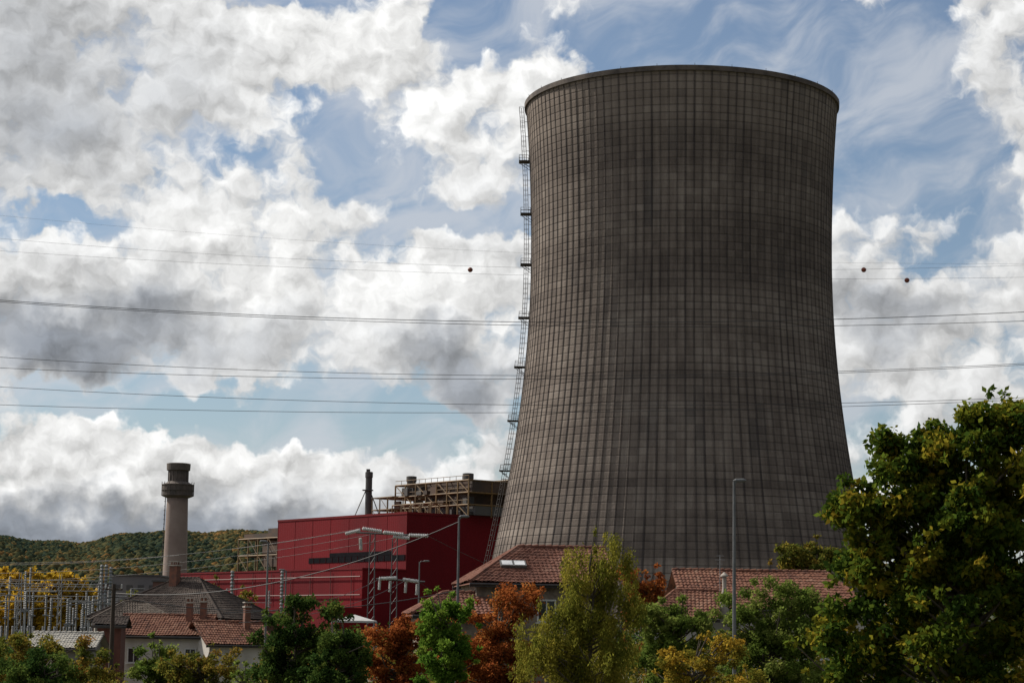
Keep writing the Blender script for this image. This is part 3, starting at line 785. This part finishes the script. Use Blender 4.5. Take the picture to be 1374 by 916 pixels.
def tree(name, px, py_top, Y, rx, zlow, material, n, size, lobes=None, ncl=70, cr=.55, seed=1, droop=0., ry=None, trunk_r=.16, hangs=False, fringe=26):
    rng = np.random.default_rng(seed); p = sv(px, py_top, Y); X = p.x; ztop = p.z
    zc = (ztop+zlow)/2; rz = (ztop-zlow)/2; ry = ry or rx
    e = empty(name, (X, Y, 0)); cl = []
    ph_ = rng.uniform(0, 6, 6)
    for i in range(ncl+fringe):
        d = rng.normal(size=3); d /= np.linalg.norm(d)
        th = math.atan2(d[1], d[0])
        lump = .84+.12*math.sin(2*th+ph_[0]+2*d[2])+.12*math.sin(3*th+ph_[1]-3*d[2])+.08*math.sin(5*d[2]+ph_[2])
        taper = 1-.15*max(0, d[2])
        q = rng.uniform(.3, 1)**.6*lump
        r_ = cr*rng.uniform(.55, 1.25)
        if i >= ncl: q = rng.uniform(1.0, 1.13)*max(lump, .85); r_ = cr*rng.uniform(.25, .45)
        cl.append((d[0]*q*rx*taper, d[1]*q*ry*taper, zc+d[2]*q*rz, r_, r_, r_*(.75 if not hangs else 2.0)))
    if lobes:
        for (u0, v0, ru, nn) in lobes:
            c = sv(u0, v0, Y); rr = ru*Y/FL
            for i in range(nn+max(1, nn//4)):
                d = rng.normal(size=3); d /= np.linalg.norm(d); q = rng.uniform(.2, 1)**.5
                r_ = cr*rng.uniform(.5, 1.1)
                if i >= nn: q = rng.uniform(1.15, 1.45); r_ = cr*rng.uniform(.22, .42)
                cl.append((c.x-X+d[0]*q*rr, d[1]*q*rr*1.2, c.z+d[2]*q*rr, r_, r_, r_*(.8 if not hangs else 2.0)))
    V, Fc, tone = leaf_arrays(cl, n, size, rng, droop)
    fastmesh("crown", V, Fc, tone, material, e)
    mb = MB(); zt = zc+rz*.5
    trunk = [Vector((0, 0, 0)), Vector((.05, .03, zlow*.6)), Vector((-.06, .05, zc)), Vector((.04, 0, zt))]
    mb.tube(trunk, [trunk_r*1.3, trunk_r, trunk_r*.6, trunk_r*.25], 8)
    idx = rng.permutation(len(cl))[:90]
    for i in idx:
        c = Vector(cl[i][:3]); zs_ = min(max(c.z-rng.uniform(.3, 1.)*abs(c.xy.length)*.9, zlow*.7), zt)
        st = Vector((0, 0, zs_)); mid = st.lerp(c, .5)+Vector((rng.normal()*.1, rng.normal()*.1, -.1))
        mb.tube([st, mid, c], [trunk_r*.3, trunk_r*.17, .012], 5, 0, False)
    mb.obj("trunk_and_limbs", [barkM], e, True)
    return e
gWal = leafmat("walnut_leaves", [(.016, .034, .008), (.034, .062, .010), (.07, .096, .012), (.14, .13, .014), (.24, .165, .02)], .5)
gWil = leafmat("yellow_green_leaves", [(.06, .07, .012), (.11, .115, .018), (.17, .155, .025), (.23, .19, .03)], .5)
gDark = leafmat("dark_green_leaves", [(.014, .034, .010), (.028, .054, .013), (.054, .082, .017), (.10, .11, .024)], .45)
gBri = leafmat("bright_green_leaves", [(.035, .08, .012), (.06, .12, .016), (.10, .165, .022), (.14, .18, .03)], .5)
gRed = leafmat("rust_red_leaves", [(.09, .026, .012), (.17, .048, .016), (.25, .080, .022), (.20, .11, .03)], .5)
gYel = leafmat("golden_leaves", [(.13, .10, .014), (.26, .17, .02), (.38, .235, .025), (.20, .17, .02)], .5)
gGold = leafmat("gold_green_leaves", [(.07, .085, .014), (.14, .12, .018), (.25, .165, .022), (.32, .19, .025)], .5)
gMix = leafmat("turning_leaves", [(.04, .058, .012), (.075, .085, .016), (.14, .11, .02), (.19, .085, .022)], .5)
gLight = leafmat("pale_green_leaves", [(.04, .07, .014), (.075, .11, .02), (.115, .15, .032), (.16, .17, .045)], .5)

tree("walnut_tree", 1290, 580, 50, 2.6, 3.0, gWal, 78000, .165, ncl=150, cr=.38, seed=3, trunk_r=.2, fringe=50,
     lobes=[(1350, 615, 65, 46), (1340, 572, 36, 20), (1235, 622, 44, 26), (1200, 662, 48, 28), (1158, 690, 38, 22), (1185, 760, 58, 34), (1150, 850, 60, 40), (1300, 710, 90, 50), (1385, 720, 95, 56),
            (1160, 900, 60, 30), (1290, 850, 120, 60), (1400, 880, 90, 30), (1192, 598, 17, 6), (1262, 604, 34, 14), (1132, 684, 17, 6), (1368, 566, 25, 12), (1300, 556, 12, 4)])
tree("willow_tree", 795, 735, 85, 1.75, 1.5, gWil, 50000, .13, ncl=100, cr=.34, seed=5, droop=1.6, hangs=True, lobes=[(820, 745, 34, 12), (775, 765, 26, 8), (730, 860, 34, 18), (840, 810, 26, 12), (785, 885, 75, 36), (730, 900, 42, 16), (748, 815, 20, 6)])
tree("copper_leaved_tree", 672, 802, 90, 1.7, 2.0, gRed, 27000, .13, ncl=80, cr=.42, seed=8, lobes=[(640, 850, 42, 20), (695, 805, 28, 12), (640, 900, 45, 18), (620, 880, 30, 10)])
tree("copper_leaved_tree", 535, 828, 88, 1.45, 1.8, gRed, 22000, .13, ncl=70, cr=.38, seed=9, lobes=[(515, 880, 38, 18), (560, 890, 35, 14), (550, 850, 24, 8)])
tree("maple_tree", 600, 799, 80, 1.1, 2.2, gBri, 18000, .135, ncl=60, cr=.30, seed=12, lobes=[(582, 815, 22, 9), (622, 822, 22, 9), (600, 870, 36, 16), (570, 835, 14, 4)])
tree("green_tree", 398, 810, 82, 1.45, 1.5, gDark, 22000, .135, ncl=70, cr=.38, seed=14, lobes=[(372, 850, 32, 14), (402, 804, 14, 4), (360, 900, 28, 12), (430, 840, 24, 8)])
tree("green_tree", 457, 824, 80, 1.3, 1.5, gDark, 21000, .135, ncl=60, cr=.36, seed=15, lobes=[(480, 870, 25, 10), (440, 900, 40, 14), (450, 817, 10, 3)])
tree("pale_green_tree", 905, 795, 92, 1.5, 2.0, gLight, 28000, .135, ncl=70, cr=.38, seed=17, lobes=[(880, 830, 30, 14), (930, 845, 34, 16), (880, 890, 38, 16)])
tree("green_tree", 1035, 802, 95, 2.5, 2.0, gLight, 46000, .14, ncl=110, cr=.44, seed=19, lobes=[(990, 815, 32, 14), (1078, 814, 34, 18), (1040, 880, 75, 30), (1035, 804, 34, 10), (1105, 830, 25, 10)])
tree("golden_shrub", 930, 855, 72, 1.1, 2.0, gGold, 13000, .11, ncl=50, cr=.3, seed=21, lobes=[(975, 872, 28, 14), (890, 890, 28, 12), (955, 900, 40, 14)])
tree("golden_shrub", 1005, 888, 70, .9, 2.0, gGold, 8000, .10, ncl=30, cr=.28, seed=22)
tree("turning_tree", 1090, 730, 175, 2.9, 5.0, gMix, 22000, .28, ncl=80, cr=.65, seed=24, lobes=[(1060, 750, 20, 12), (1120, 747, 22, 12), (1090, 747, 20, 8)])
tree("turning_tree", 868, 757, 165, 2.2, 4.0, gRed, 9000, .24, ncl=50, cr=.6, seed=25, lobes=[(845, 765, 18, 8)])
tree("dark_bush_tree", 30, 838, 100, 2.4, 1.0, gMix, 24000, .15, ncl=80, cr=.45, seed=27, lobes=[(90, 885, 40, 16), (10, 880, 40, 12), (130, 900, 25, 8)])
tree("dark_bush_tree", 60, 868, 96, 2.2, 1.0, gDark, 20000, .15, ncl=70, cr=.45, seed=28)
tree("green_shrub", 214, 858, 102, 1.2, 1.0, gLight, 18000, .13, ncl=60, cr=.36, seed=30, lobes=[(205, 890, 30, 12)])
tree("turning_shrub", 268, 876, 98, 1.7, 1.0, gMix, 19000, .13, ncl=60, cr=.4, seed=31, lobes=[(240, 895, 30, 12), (300, 895, 28, 10)])
tree("green_shrub", 330, 888, 95, 1.0, 1.0, gLight, 10000, .13, ncl=40, cr=.35, seed=32)
for i, (px, py, Y) in enumerate(((12, 758, 430), (52, 752, 440), (88, 756, 430), (112, 772, 435), (-25, 768, 430), (-65, 760, 430), (30, 770, 425), (70, 770, 425))):
    tree("golden_poplar", px, py, Y, 4.6, 2., gYel, 12000, .8, ncl=60, cr=1.5, seed=40+i, trunk_r=.35)
for i, (px, py, Y) in enumerate(((285, 778, 450), (180, 795, 470), (330, 790, 440))):
    tree("turning_tree", px, py, Y, 4, 3., gMix, 6000, .6, ncl=50, cr=1.2, seed=50+i, trunk_r=.3)
rng = np.random.default_rng(77); cl = []
for i in range(420):
    px = rng.uniform(-150, 1520); Y = rng.uniform(103, 116)
    vt = np.interp(px, [0, 140, 170, 330, 350, 480, 860, 1000, 1400], [870, 885, 912, 908, 875, 862, 850, 838, 838])+rng.uniform(0, 14)
    p = sv(px, vt, Y); r_ = rng.uniform(.5, .9)
    cl.append((p.x, Y, p.z-r_, r_, r_, r_)); cl.append((p.x+rng.normal()*.4, Y, (p.z-r_)*rng.uniform(.3, .8), r_*1.2, r_, r_*1.5))
V, Fc, tone = leaf_arrays(cl, 70000, .2, rng)
fastmesh("shrub_belt", V, Fc, tone, gMix)
cl = []
for i in range(420):
    px = rng.uniform(-150, 1520); Y = rng.uniform(235, 262)
    vt = np.interp(px, [0, 350, 500, 1400], [848, 838, 832, 830])+rng.uniform(0, 16)
    p = sv(px, vt, Y); r_ = rng.uniform(1., 1.8)
    cl.append((p.x, Y, p.z-r_, r_, r_, r_)); cl.append((p.x+rng.normal()*.6, Y, (p.z-r_)*rng.uniform(.3, .8), r_*1.3, r_, r_*1.6))
V, Fc, tone = leaf_arrays(cl, 60000, .4, rng)
fastmesh("tree_belt", V, Fc, tone, gDark)
